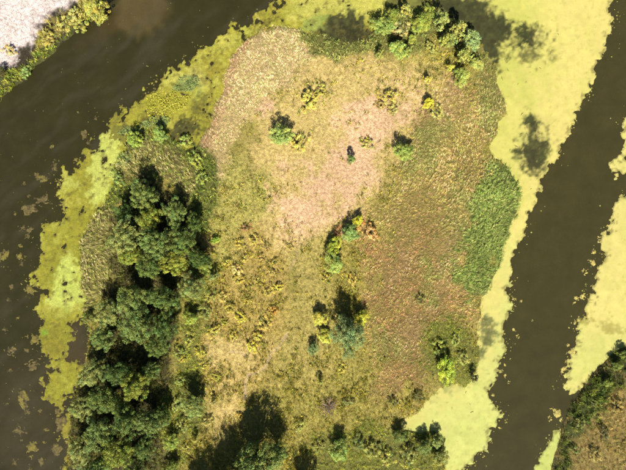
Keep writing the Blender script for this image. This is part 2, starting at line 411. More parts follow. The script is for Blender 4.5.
# ------------------------------------------------------------------ floating covers (duckweed and algae)
RIMS = []
def cover(name, shapes, base, paints, label, cat, mat, edge=0.55, lift=0.03, holes=(), hole_noise=0.0, fringe=0.6):
    d = np.full(GX.shape, -1e9)
    for s in shapes:
        d = np.maximum(d, sdf_poly(GX, GY, s) if isinstance(s, list) else sdf_ell(GX, GY, *s[1]))
    d = d + edge * (0.75 * F_edge2 + 0.8 * F_fine)
    bil = fbm(GX, GY, 1.6, 3, 55, .6)
    d = d + edge * .5 * (np.abs(bil) * 2 - .7)          # rounded lobes along the rim
    for h in holes:
        dh = sdf_ell(GX, GY, *h[:5]) + 0.8 * F_edge2
        d = np.minimum(d, -dh)
    if hole_noise > 0:
        d = np.minimum(d, 0.9 + (F_edge2 + 0.5 * F_fine) * hole_noise)
    z = np.clip(d * 0.12, -0.06, lift + 0.012 * F_fine)
    c = np.zeros(GX.shape + (3,)); c[:] = A(*base)
    if mat is M_ALGAE:
        mo = sstep(.7 * F_patch + .6 * F_edge2, .15, .8)[..., None] * .75; c = c * (1 - mo) + A(206, 202, 88) * mo
        mo = sstep(-.7 * F_patch + .6 * F_fine, .2, .9)[..., None] * .7; c = c * (1 - mo) + A(128, 124, 40) * mo
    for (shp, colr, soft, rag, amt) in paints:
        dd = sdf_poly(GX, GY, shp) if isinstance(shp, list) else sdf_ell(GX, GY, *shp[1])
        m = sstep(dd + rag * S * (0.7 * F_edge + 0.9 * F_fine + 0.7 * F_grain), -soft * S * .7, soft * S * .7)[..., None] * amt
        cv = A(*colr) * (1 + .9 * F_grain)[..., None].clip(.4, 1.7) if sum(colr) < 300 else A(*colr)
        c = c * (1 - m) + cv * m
    vein = sstep(1 - np.abs(fbm(GX + 1.5 * F_patch, GY + 1.5 * F_edge, 7.0, 4, 97, .6)), .6, 1.0)[..., None] * .45
    c = c * (1 - vein) + c * np.array([.82, .90, .74]) * vein
    drift = sstep(fbm(GX * .94 + GY * .34, (GY * .94 - GX * .34) / 5, 3.0, 4, 131, .6) + .3 * F_fine, .1, .9)[..., None] * .5
    c = c * (1 - drift) + c * np.array([.86, .93, .78]) * drift
    speck = sstep(F_grain + .4 * F_patch, .75, 1.1)[..., None] * .18
    c = c * (1 - speck) + A(150, 140, 60) * speck
    fr = (1 - sstep(d + 0.25 * F_fine, 0.1, 0.55))[..., None] * fringe   # the rim is thin and mixed with brown weed
    c = c * (1 - fr) + A(120, 108, 48) * fr
    c = c * (1 + 0.05 * F_patch + 0.04 * F_fine)[..., None]
    RIMS.append((d, A(*base), land_z))
    keep = (z > -0.05) & (land_z < 0.12)
    me = heightfield(name, GX, GY, z, keep, c, mat)
    return link(name, me, label=label, category=cat, kind='stuff')

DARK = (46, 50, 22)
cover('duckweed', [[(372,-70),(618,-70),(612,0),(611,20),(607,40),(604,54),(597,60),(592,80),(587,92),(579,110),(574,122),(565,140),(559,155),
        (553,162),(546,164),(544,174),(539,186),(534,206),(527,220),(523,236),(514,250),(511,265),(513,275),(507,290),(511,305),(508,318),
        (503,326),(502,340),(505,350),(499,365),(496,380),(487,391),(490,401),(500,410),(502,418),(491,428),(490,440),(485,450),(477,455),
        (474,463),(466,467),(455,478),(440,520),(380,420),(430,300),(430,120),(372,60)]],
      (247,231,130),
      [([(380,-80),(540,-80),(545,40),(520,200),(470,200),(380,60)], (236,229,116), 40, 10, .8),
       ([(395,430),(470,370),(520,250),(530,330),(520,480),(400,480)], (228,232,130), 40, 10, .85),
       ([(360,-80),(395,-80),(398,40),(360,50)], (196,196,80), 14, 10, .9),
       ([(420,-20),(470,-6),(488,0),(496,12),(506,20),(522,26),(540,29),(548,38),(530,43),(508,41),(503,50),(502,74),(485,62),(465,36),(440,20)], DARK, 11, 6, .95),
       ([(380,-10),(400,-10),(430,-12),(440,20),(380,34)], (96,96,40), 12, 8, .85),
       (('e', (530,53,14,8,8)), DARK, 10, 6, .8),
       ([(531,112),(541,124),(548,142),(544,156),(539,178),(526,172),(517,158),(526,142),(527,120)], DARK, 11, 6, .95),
       ([(484,316),(494,320),(497,336),(488,356),(478,360),(482,342),(478,325)], (92,98,52), 8, 6, .85),  # tree shadow on the sheet, painted into its colour
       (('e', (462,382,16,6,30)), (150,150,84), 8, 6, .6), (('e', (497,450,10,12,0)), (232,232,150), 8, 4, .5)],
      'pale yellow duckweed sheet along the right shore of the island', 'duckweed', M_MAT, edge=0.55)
cover('duckweed', [[(700,128),(626,150),(619,157),(609,165),(613,172),(626,177),(700,186)], [(640,116),(626,119),(621,126),(624,136),(640,140)],
        [(700,192),(616,197),(612,214),(611,228),(601,233),(600,246),(603,256),(596,270),(591,282),(592,296),(585,311),(580,326),(578,341),
        (571,356),(567,374),(563,386),(570,394),(600,380),(660,340),(760,300)]],
      (247,232,134),
      [([(560,400),(565,330),(640,320),(640,360)], (234,231,128), 30, 8, .8),
       ([(585,312),(600,318),(622,330),(620,336),(598,326),(584,320)], (190,176,88), 8, 7, .8)],
      'pale yellow duckweed sheet off the right hand bank', 'duckweed', M_MAT, edge=0.75)
cover('duckweed', [[(552,431),(559,427),(563,433),(566,445),(562,470),(548,520),(528,530),(537,470),(544,452)]],
      (226,231,126), [], 'small pale duckweed strip below the dark green right bank', 'duckweed', M_MAT, edge=0.5)
cover('algae_mat', [[(385,-70),(300,-70),(286,-2),(275,6),(262,15),(246,25),(230,33),(216,44),(200,53),(186,64),(172,71),(160,79),(151,89),(140,96),
        (131,106),(124,114),(127,127),(116,121),(108,130),(112,140),(130,150),(200,170),(240,90),(290,45),(385,60)]],
      (186,178,58),
      [([(290,-70),(395,-70),(392,30),(330,20),(300,25),(288,10)], (224,216,100), 16, 10, .95),
       ([(272,12),(250,28),(232,38),(214,50),(204,58),(216,54),(236,44),(258,30),(280,18)], (104,94,34), 3, 5, .85),
       ([(286,-2),(246,25),(216,44),(200,53),(205,58),(230,40),(262,22),(290,6)], (190,178,62), 5, 5, .7),
       (('e', (193,80,14,9,0)), (214,206,104), 8, 8, .9), (('e', (186,86,12,9,15)), (150,164,90), 6, 6, .8),
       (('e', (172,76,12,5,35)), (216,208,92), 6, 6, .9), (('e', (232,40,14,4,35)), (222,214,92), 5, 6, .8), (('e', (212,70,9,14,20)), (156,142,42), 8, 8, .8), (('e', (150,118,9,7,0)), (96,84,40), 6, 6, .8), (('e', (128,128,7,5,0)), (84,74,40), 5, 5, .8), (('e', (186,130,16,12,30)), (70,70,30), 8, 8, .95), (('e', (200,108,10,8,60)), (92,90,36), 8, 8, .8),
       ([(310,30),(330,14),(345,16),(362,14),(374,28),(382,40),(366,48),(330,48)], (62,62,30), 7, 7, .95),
       ([(300,29),(304,22),(318,14),(328,16),(324,24),(312,32)], (176,186,84), 4, 2, 1.0),
       (('e', (120,135,10,10,0)), (130,128,52), 6, 6, .8)],
      'olive yellow algae mat fringing the upper left shore of the island', 'algae', M_ALGAE, edge=1.3, lift=0.034, hole_noise=1.1)
cover('algae_mat', [[(112,126),(100,136),(93,148),(83,158),(73,170),(66,170),(62,178),(68,184),(62,193),(68,204),(62,214),(56,226),(44,230),(44,240),
        (38,250),(40,262),(33,272),(34,284),(44,292),(42,306),(41,322),(40,342),(44,356),(56,358),(66,350),(70,332),(84,315),(100,290),(96,250),
        (105,215),(125,190),(130,145)], [(52,350),(66,352),(74,362),(82,368),(82,386),(70,398),(64,412),(54,410),(46,398),(46,384),(48,374),(54,366)],
        [(60,424),(76,412),(84,440),(80,472),(68,474),(62,462),(64,446)]],
      (172,166,50),
      [([(104,126),(121,131),(121,146),(115,176),(107,198),(96,208),(88,204),(92,184),(86,172),(92,156),(96,140)], (216,222,104), 5, 4, 1.0),
       ([(60,256),(72,250),(79,262),(80,285),(86,296),(76,308),(56,311),(49,302),(55,284)], (218,224,106), 5, 4, 1.0),
       (('e', (74,184,6,4,0)), (196,200,90), 5, 5, .8), (('e', (45,333,4,3.5,0)), (150,196,60), 2, 1, .9),
       (('e', (52,342,10,14,0)), (150,138,44), 6, 6, .6), (('e', (75,440,14,40,0)), (168,152,58), 6, 6, .7), (('e', (62,312,6,5,0)), (190,190,80), 5, 5, .8)],
      'olive green algae mat with two pale patches along the left shore', 'algae', M_ALGAE, edge=1.2, lift=0.030, hole_noise=1.1)

# ------------------------------------------------------------------ grass, sedge and reed tufts (uncountable: one mesh per stand)
BLADE_GAIN = 2.6
def tufts(names, name, label, cat, masks=None):
    idxs = [i for i, n in enumerate(zone_names) if n in names]
    # total weight of each painted layer left after what is painted over it
    cover_after = np.ones(GX.shape, np.float32); wts = {}
    for i in range(len(zone_names) - 1, -1, -1):
        if i in idxs: wts[i] = zone_w[i] * cover_after
        cover_after = cover_after * (1 - zone_w[i])
    if masks: idxs = list(range(1000, 1000 + len(names))); wts = dict(zip(idxs, masks))
    V, F, Cc, base = [], [], [], 0
    for i in idxs:
        t = T[names[i - 1000]] if masks else T[zone_names[i]]
        n = int(t['n'] * 4 * RX * RY)
        wm = wts[i]
        ys, xs = np.where(wm > 0.02)
        if len(ys) == 0: continue
        x0, x1, y0, y1 = gx[xs.min()], gx[xs.max()], gy[ys.min()], gy[ys.max()]
        n = int(t['n'] * (x1 - x0) * (y1 - y0))
        x = rng.uniform(x0, x1, n); y = rng.uniform(y0, y1, n)
        inframe = (np.abs(x) < 53) & (np.abs(y) < 41)
        dens = np.where(inframe, 1.0, 0.4) * (0.75 + 0.5 * look(F_patch, x, y).clip(-1, 1))
        if 'az' in t: dens = dens * (0.85 + 0.45 * look(F_edge2, x, y)).clip(.4, 1.3)     # reeds: clumps and openings
        dens = dens * (1 - 0.97 * look(path_m, x, y))
        keep = (rng.random(n) < look(wm, x, y) * dens) & (look(d_land, x, y) > -0.15)
        x, y = x[keep], y[keep]
        n = len(x)
        if n == 0: continue
        z = np.maximum(look(land_z, x, y), 0.0)
        pal = lin(t['p']) * FLAT
        # neighbouring tufts share a colour
        pn = (fbm(x, y, 3.5, 3, 40 + i % 50) * 0.7 + 0.5 + rng.normal(0, .25, n)) % 1.0
        ci = np.clip((pn * len(pal)).astype(int), 0, len(pal) - 1)
        b = t['b']
        hh = rng.uniform(*t['h'], n) * (1 + 0.25 * look(F_edge, x, y).clip(-1, 1))
        N_ = n * b
        tx = np.repeat(x, b) + rng.normal(0, .10, N_); ty = np.repeat(y, b) + rng.normal(0, .10, N_); tz = np.repeat(z, b) - 0.03
        h = np.repeat(hh, b) * rng.uniform(.55, 1.1, N_)
        az = rng.uniform(0, 2 * math.pi, N_)
        le = np.abs(rng.normal(0, t['lean'] * .6, N_)) + 0.1
        lx, ly = np.cos(az) * le, np.sin(az) * le
        if 'az' in t:                         # wind-laid stand: a common lean on top
            wa = math.radians(t['az']) + 1.3 * fbm(x, y, 5.0, 3, 60)
            wl = 0.55 + 0.35 * rng.random(n)
            lx = lx * .6 + np.repeat(np.cos(wa) * wl, b); ly = ly * .6 + np.repeat(np.sin(wa) * wl, b)
        L = np.sqrt(1 + lx * lx + ly * ly)
        ux, uy, uz = lx / L, ly / L, 1 / L
        w = t['w'] * rng.uniform(.6, 1.3, N_) * (0.7 + 0.5 * h)
        pa = rng.uniform(0, 2 * math.pi, N_)
        px_, py_ = np.cos(pa) * w * .5, np.sin(pa) * w * .5
        P0 = np.stack([tx, ty, tz], -1)
        mid = P0 + np.stack([ux * h * .5, uy * h * .5, uz * h * .6], -1)
        tip = P0 + np.stack([ux * h * 1.15, uy * h * 1.15, uz * h * .95], -1)
        off = np.stack([px_, py_, np.zeros(N_)], -1)
        v = np.stack([P0, mid + off, tip, mid - off], 1).reshape(-1, 3)
        col = np.repeat(pal[ci], b, 0) * (BLADE_GAIN * t.get('gain', 1.0)) * rng.normal(1, .2, (N_, 1)).clip(.45, 1.6) * np.repeat((rng.normal(1, .16, (n, 1)) + .24 * fbm(x, y, 2.2, 3, 90)[:, None]).clip(.5, 1.6), b, 0)
        col = np.clip(col, 0.004, 0.85)
        V.append(v); Cc.append(np.repeat(col, 4, 0))
        F.append(np.arange(N_ * 4).reshape(-1, 4) + base); base += N_ * 4
    if not V: return
    me = mesh_from(name, np.concatenate(V), np.concatenate(F), np.concatenate(Cc), False, M_BLADE)
    return link(name, me, label=label, category=cat, kind='stuff')

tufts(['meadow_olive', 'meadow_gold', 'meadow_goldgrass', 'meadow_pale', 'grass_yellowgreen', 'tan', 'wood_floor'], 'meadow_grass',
      'dry golden and olive meadow grass over the middle of the island', 'grass')
lump = sstep(fbm(GX, GY, 2.4, 4, 81, .7) + 0.35 * F_big + .25 * zone_left['meadow_gold'] + .15 * zone_left['grass_yellowgreen'], 0.0, 0.4)
herb_zone = sum(zone_left[n] for n in ('meadow_olive', 'meadow_gold', 'meadow_goldgrass', 'grass_yellowgreen')) + 0.5 * zone_left['meadow_pale'] + 0.3 * zone_left['tan']
tufts(['herb'], 'meadow_herbs', 'scattered low golden weeds across the island meadow', 'weeds', [np.clip(herb_zone, 0, 1) * lump])
tufts(['reed_right', 'reed_red', 'reed_pale', 'reed_palegreen'], 'reed_bed', 'brown and tan reed bed filling the right half of the island', 'reeds')
tufts(['reed_green'], 'reed_bed', 'solid green reed stand beside the pale duckweed', 'reeds')
tufts(['reed_pink', 'reed_pinkrim'], 'reed_bed', 'pinkish straw reed bed at the upper left of the island', 'reeds')
tufts(['sedge'], 'sedge_bed', 'grey tan sedge beside the left wood', 'sedge')
tufts(['top_green', 'green_wet', 'green_low'], 'wet_grass', 'fresh green waterside herbs around the island edge', 'herbs')
tufts(['bank_bleach'], 'bleached_grass', 'bleached pinkish white dry grass in the upper left corner', 'grass')
tufts(['bank_yellow', 'bank_green'], 'bank_grass', 'yellow and green tall herbs edging the upper left bank', 'herbs')
tufts(['bankb_brown', 'bankb_green'], 'bank_grass', 'brown and dark green rough grass on the lower right bank', 'grass')

# leafy yellow marsh plants standing in the algae (uncountable)
def leaf_cover(name, shapes, n_m2, palette, size, zr, label, cat, rag=4):
    d = np.full(GX.shape, -1e9)
    for s in shapes: d = np.maximum(d, sdf_poly(GX, GY, s) if isinstance(s, list) else sdf_ell(GX, GY, *s[1]))
    d = d + rag * S * (.6 * F_edge + .5 * F_fine)
    ys, xs = np.where(d > 0); x0, x1, y0, y1 = gx[xs.min()], gx[xs.max()], gy[ys.min()], gy[ys.max()]
    n = int(n_m2 * (x1 - x0) * (y1 - y0)); x = rng.uniform(x0, x1, n); y = rng.uniform(y0, y1, n)
    k = look(d, x, y) > 0; x, y = x[k], y[k]; n = len(x)
    lump = fbm(x, y, 0.8, 2, 71)
    z = np.maximum(look(land_z, x, y), 0) + np.clip(zr * (0.55 + 0.6 * lump), 0.03, 2) * rng.uniform(.5, 1, n)
    v, f = diamonds(np.stack([x, y, z], -1), np.tile([0, 0, 1.0], (n, 1)), size, 0.6)
    pal = lin(palette) * FLAT * 1.7
    c = pal[rng.integers(0, len(pal), n)] * rng.normal(1, .14, (n, 1)).clip(.5, 1.5)
    return link(name, mesh_from(name, v, f, np.repeat(c, 4, 0), False, M_BLADE), label=label, category=cat, kind='stuff')

def diamonds(P, nrm, size, spread, r=None, aspect=.5):
    """leaf-sized rhombic faces at P whose normals scatter round nrm"""
    r = r or rng
    n = len(P)
    nn = nrm + r.normal(0, spread, (n, 3)); nn /= np.linalg.norm(nn, axis=1, keepdims=True) + 1e-9
    a = np.cross(nn, r.normal(0, 1, (n, 3))); a /= np.linalg.norm(a, axis=1, keepdims=True) + 1e-9
    b = np.cross(nn, a)
    l = size * r.uniform(.6, 1.25, (n, 1))
    v = np.stack([P - a * l * .5, P + b * l * aspect * .5, P + a * l * .5, P - b * l * aspect * .5], 1).reshape(-1, 3)
    return v, np.arange(n * 4).reshape(-1, 4)

leaf_cover('marsh_plants', [[(146,100),(160,92),(180,90),(192,98),(188,108),(170,114),(150,121),(144,112)], ('e', (134,138,9,8,0))], 60,
           [(220,210,74),(236,226,92),(190,190,64),(206,200,70)], .22, .4, 'bright yellow green leafy marsh plants standing in the algae', 'plants')
leaf_cover('marsh_plants', [('e', (186,86,12,8,15)), ('e', (152,125,20,6,12)), ('e', (124,160,6,8,0)), ('e', (130,130,10,5,10))], 110,
           [(150,170,98),(134,156,86),(172,180,106)], .22, .4, 'dull blue green leafy marsh plants at the algae edge', 'plants')

def specks():
    V, F, Cc, b = [], [], [], 0
    allm = np.maximum.reduce([r_[0] for r_ in RIMS])
    n = 150000
    x = rng.uniform(-60, 60, n); y = rng.uniform(-46, 46, n)
    dd = look(allm, x, y); lump = fbm(x, y, 2.5, 3, 111)
    p = np.exp(dd.clip(-9, 0) / 0.45) * (.35 + .9 * lump).clip(0, 1.2) + .012 * (x < 0)
    k = (dd < .05) & (look(land_z, x, y) < -.05) & (rng.random(n) < p)
    x, y, lump = x[k], y[k], lump[k]; n = len(x)
    rad = rng.uniform(.03, .13, n) * np.where(look(allm, x, y) < -2, .6, 1)
    K = 6
    an = np.arange(K) / K * 2 * math.pi
    rr = rad[:, None] * rng.uniform(.55, 1.3, (n, K))
    vx = x[:, None] + np.cos(an) * rr; vy = y[:, None] + np.sin(an) * rr
    v = np.stack([vx, vy, np.full((n, K), .008)], -1)
    v[:, ::2, 2] = -.004                                     # some edges dip under water
    left = (x < -2)[:, None]
    c = np.where(left, A(176, 164, 74), A(214, 202, 96)) * rng.uniform(.45, 1.1, (n, 1))
    me = mesh_from('duckweed_specks', v.reshape(-1, 3), np.arange(n * K).reshape(n, K), np.repeat(c, K, 0), False, M_MAT)
    link('duckweed_specks', me, label='loose duckweed and algae specks floating off the mats', category='duckweed', kind='stuff')
specks()

# ------------------------------------------------------------------ trees and shrubs
def tube(pts, rad, sides=6):
    pts = np.asarray(pts, float); v, f = [], []
    for i, p in enumerate(pts):
        t = pts[min(i + 1, len(pts) - 1)] - pts[max(i - 1, 0)]; t /= np.linalg.norm(t) + 1e-9
        a = np.cross(t, [.31, .87, .12]); a /= np.linalg.norm(a) + 1e-9; b = np.cross(t, a)
        for k in range(sides):
            an = 2 * math.pi * k / sides
            v.append(p + (a * math.cos(an) + b * math.sin(an)) * rad[i])
    for i in range(len(pts) - 1):
        for k in range(sides):
            k2 = (k + 1) % sides
            f.append((i * sides + k, i * sides + k2, (i + 1) * sides + k2, (i + 1) * sides + k))
    return np.array(v), np.array(f)

def join(parts):
    V, F, b = [], [], 0
    for v, f in parts: V.append(v); F.append(f + b); b += len(v)
    return np.concatenate(V), np.concatenate(F)

def make_crown(seed, nclump, per, leaf, kind='willow', crng=(.13, .24)):
    """crown of unit radius, about 2 high; leaf clumps at the ends of limbs. returns (crown mesh, trunk mesh)"""
    r = np.random.default_rng(seed)
    cs, rs = [], []
    lob = r.uniform(.66, 1.14, 9); ph = r.uniform(0, 6.28)
    for i in range(nclump):
        th = 2 * math.pi * (i * 0.381966) + r.normal(0, .3)
        zz = 1 - 1.5 * (i + .5) / nclump                      # 1 .. -.5
        rho = math.sqrt(max(0, 1 - zz * zz))
        L = lob[int(((th + ph) % 6.283) / 6.284 * 9)] * r.uniform(.6, 1.05)
        if kind == 'upright':
            c = np.array([rho * math.cos(th) * L * .75, rho * math.sin(th) * L * .75, 1.0 + zz * .9])
            c[:2] *= (1.25 - .45 * c[2] / 2)
        elif kind == 'spread':                                # loose thicket of separate stems
            q = math.sqrt(r.random()) * lob[int(((th + ph) % 6.283) / 6.284 * 9)]
            c = np.array([q * math.cos(th) * 1.15, q * math.sin(th) * .95, r.uniform(.25, 1.25) * (1.1 - .5 * q)])
        else:
            c = np.array([rho * math.cos(th) * L * .88, rho * math.sin(th) * L * .88, 1.05 + zz * .85 * L])
        cs.append(c); rs.append(r.uniform(*crng))
    if kind == 'willow':
        for i in range(24):                                    # inner foliage that closes the crown
            d_ = r.normal(0, 1, 3); d_ /= np.linalg.norm(d_)
            cs.append(np.array([0, 0, .95]) + d_ * np.array([.38, .38, .42]) * r.uniform(.4, 1)); rs.append(r.uniform(.24, .32))
    V, F, Cc, b = [], [], [], 0
    for c, cr in zip(cs, rs):
        n = int(per * (cr / (.14 if nclump > 100 else .18)) ** 2 * (.4 if cr > .235 else 1))
        d = r.normal(0, 1, (n, 3)); d[:, 2] = d[:, 2] * .8 + .25; d /= np.linalg.norm(d, axis=1, keepdims=True)
        rr = cr * (0.55 + 0.45 * r.random((n, 1)) ** .6) * (1 + .18 * r.normal(0, 1, (n, 1)))
        P = c + d * rr * np.array([1, 1, .8])
        P[:, 2] = np.maximum(P[:, 2], .06)
        nrm = d * .8 + np.array([0, 0, .55])
        v, f = diamonds(P, nrm, leaf, .45, r)
        hue = r.normal(0, .10); val = r.normal(1, .2)
        col = np.ones((n, 3)) * val * r.normal(1, .17, (n, 1)).clip(.5, 1.6)
        col[:, 0] *= 1 + hue + r.normal(0, .07, n); col[:, 2] *= 1 - hue * .8
        V.append(v); F.append(f + b); Cc.append(np.repeat(col.clip(.2, 2.2), 4, 0)); b += len(v)
    crown = mesh_from('crown', np.concatenate(V), np.concatenate(F), np.concatenate(Cc), False, M_LEAF)
    parts = []
    nst = 3 if kind != 'willow' else 1
    if kind == 'willow':
        parts.append(tube([(0, 0, -.05), (.02, 0, .35), (-.02, .03, .8), (0, 0, 1.35)], [.085, .07, .055, .02], 7))
    for i, c in enumerate(cs):
        if i % (2 if nclump > 30 else 1): continue
        z0 = .25 + .5 * r.random() if kind == 'willow' else 0.0
        s0 = np.array([0, 0, z0 - .02]) + (r.normal(0, .04, 3) * [1, 1, 0])
        m = s0 * .45 + c * .55 + r.normal(0, .05, 3) - np.array([0, 0, .08])
        parts.append(tube([s0, m, c], [.034, .02, .007], 5))
    v, f = join(parts)
    trunk = mesh_from('trunk', v, f, np.tile(A(120, 104, 78), (len(v), 1)), True, M_BARK)
    return crown, trunk

def make_bare(seed):
    r = np.random.default_rng(seed); parts = []
    for i in range(46):
        th = r.uniform(0, 6.28); el = r.uniform(.15, 1.35); L = r.uniform(.6, 1.05)
        e = np.array([math.cos(th) * math.cos(el), math.sin(th) * math.cos(el), math.sin(el)]) * L
        m = e * .5 + r.normal(0, .05, 3)
        parts.append(tube([(0, 0, 0), m, e], [.02, .016, .006], 4))
        for k in range(5):
            q = m + (e - m) * r.random(); e2 = q + (e * .35 + r.normal(0, .14, 3)); e2[2] = max(e2[2], .03)
            parts.append(tube([q, (q + e2) / 2 + r.normal(0, .02, 3), e2], [.012, .009, .004], 3))
    v, f = join([p for p in parts if True][:0] + [(a, b) for a, b in parts])
    return v, f

PROTO = {
 'willow': [make_crown(100 + i, 120, 120, .055, 'willow', (.075, .155)) for i in range(5)],
 'shrub': [make_crown(200 + i, 38, 75, .10, 'spread', (.10, .22)) for i in range(4)],
 'bush': [make_crown(300 + i, 46, 90, .09, 'willow', (.12, .23)) for i in range(3)],
 'upright': [make_crown(400 + i, 22, 70, .15, 'upright', (.16, .3)) for i in range(3)],
}
def ground_z(x, y):
    return float(max(0.0, look(land_z, np.array([x]), np.array([y]))[0]))

count = {}
WOOD = 'willows of the left wood'
def plant(name, px, py, rpx, colr, label, cat, kind, h=None, group=None):
    """crown seen at photograph pixel (px, py); the base goes where that crown stands"""
    r = rpx * S * (1.0 if group == WOOD else 1.1)
    if group == WOOD: h = r * (2.15 + .35 * math.sin(px * 1.7 + py))
    h = h if h is not None else r * (2.4 if kind == 'upright' else 1.96 if kind == 'willow' else 1.55 if kind == 'bush' else 1.5)
    p = W((px, py)) * (CAM_H - 0.55 * h) / CAM_H
    k = count.get(kind, 0); count[kind] = k + 1
    crown, trunk = PROTO[kind][k % len(PROTO[kind])]
    root = link(name, None, label=label, category=cat)
    if group: root['group'] = group
    root.location = (p[0], p[1], ground_z(p[0], p[1]) - 0.02)
    root.rotation_euler = (0, 0, (k * 2.39996) % 6.283)
    q = 1 + .16 * math.sin(k * 7.3)
    root.scale = (r * q, r / q, h / 2)
    c = link('crown' if kind in ('willow', 'bush') else 'foliage', crown, root)
    t = link('trunk' if kind == 'willow' else 'stems', trunk, root)
    if group == WOOD: colr = tuple(v * .96 for v in colr)
    if kind in ('willow', 'bush'): a = lin(colr) * FLAT * LEAF_GAIN * np.array([1.04, 1.03, .82])
    else: a = lin(colr) * FLAT * LEAF_GAIN * np.array([.96, .97, .85]) * 1.02
    if kind not in ('willow', 'bush'): a = a * .85 + a.mean() * .15 * np.array([1.0, 1.0, .6])
    c.color = (a[0], a[1], a[2], 1)
    return root

LEAF_GAIN = 2.35
G1 = (104,122,58); G2 = (120,136,70); G3 = (140,148,58); G4 = (92,112,52); G5 = (138,148,82); BG = (122,138,86)
for (x, y, r, c, lab) in [
 (146,195,15,G2,'grey green willow at the topmost point of the left wood'),
 (128,214,13,G4,'dark willow on the wood edge just left of its topmost tree'),
 (176,214,14,G2,'willow throwing the second pointed shadow at the top of the left wood'),
 (152,219,14,G3,'yellow tinged willow just below the topmost tree of the left wood'),
 (195,222,10,G4,'small willow at the upper right corner of the left wood'),
 (128,236,17,G5,'pale willow on the left flank of the upper wood beside the sedge'),
 (158,243,17,G2,'broad willow in the middle of the upper wood'),
 (184,240,15,G1,'round willow on the right flank of the upper wood'),
 (133,256,13,G3,'yellow green willow above the left end of the black shadow gap'),
 (152,264,15,G1,'willow whose foot meets the black shadow gap across the wood'),
 (178,262,15,G3,'yellow green willow right of the black shadow gap'),
 (200,258,11,G4,'willow bulging out of the wood towards the golden meadow'),
 (192,286,14,G5,'light willow at the meadow edge right of the black shadow gap'),
 (166,298,16,G1,'willow at the right below the black shadow gap'),
 (136,300,18,G2,'large willow directly below the black shadow gap'),
 (110,314,15,G5,'pale willow beside the brown mud of the left shore'),
 (140,325,19,G2,'largest spreading willow in the middle of the left wood'),
 (165,326,15,G4,'dark willow at the right edge of the middle wood'),
 (104,338,14,G2,'willow on the left shore below the brown mud'),
 (160,346,12,G1,'willow above the broken shadow in the lower wood'),
 (94,374,15,G5,'pale willow leaning over the left shore algae'),
 (121,372,14,G4,'dark willow standing in the broken shadow of the lower wood'),
 (137,384,15,G3,'bright yellow green willow in the lower wood'),
 (152,369,11,G1,'small willow right of the broken shadow in the lower wood'),
 (108,400,17,G1,'willow left of the bright yellow green one in the lower wood'),
 (84,408,14,G5,'grey pale willow at the waterline of the lower wood'),
 (152,420,15,G2,'willow below the large black shadow at the right of the lower wood'),
 (128,418,16,G1,'willow in the centre of the lower wood'),
 (100,432,18,G2,'broad willow in the lower left of the wood'),
 (165,412,9,G4,'small willow touching the large black shadow from below'),
 (82,450,15,G5,'pale willow at the lowest shore of the left wood'),
 (120,450,17,G3,'yellowish willow near the lower frame edge of the wood'),
 (146,446,12,G1,'willow left of the lowest black shadow in the wood'),
 (100,466,15,G1,'willow cut by the lower frame edge at the left'),
 (135,474,15,G2,'willow cut by the lower frame edge under the yellowish one'),
]: plant('willow_tree', x, y, r, c, lab, 'tree', 'willow', group=WOOD)
for (x, y, r, c, h, lab) in [
 (254,462,22,(116,132,68),8.2,'big lone willow at the lower frame edge with a long black shadow'),
 (276,450,11,(120,138,72),4.8,'grey green tree on the right shoulder of the big lower willow'),
 (232,488,18,(112,126,62),7.8,'dark tree at the lower frame edge left of the big lone willow'),
 (214,505,18,(118,128,68),8.2,'tree below the frame whose shadow falls left of the lone willow'),
 (196,505,15,(118,128,68),6.4,'tree below the frame whose shadow reaches furthest left'),
 (304,498,14,(118,128,68),6.2,'tree below the frame that throws the oval black shadow'),
 (193,404,12,(146,156,84),4.2,'light green tree right of the wood under its own dark shadow'),
 (348,334,17,(124,140,88),5.6,'round blue green tree in the middle of the island'),
]: plant('willow_tree', x, y, r, c, lab, 'tree', 'willow', h=h)

YG = (188,182,74); YL = (210,190,74); GY = (166,168,66)
SH = 'scattered shrubs of the meadow'
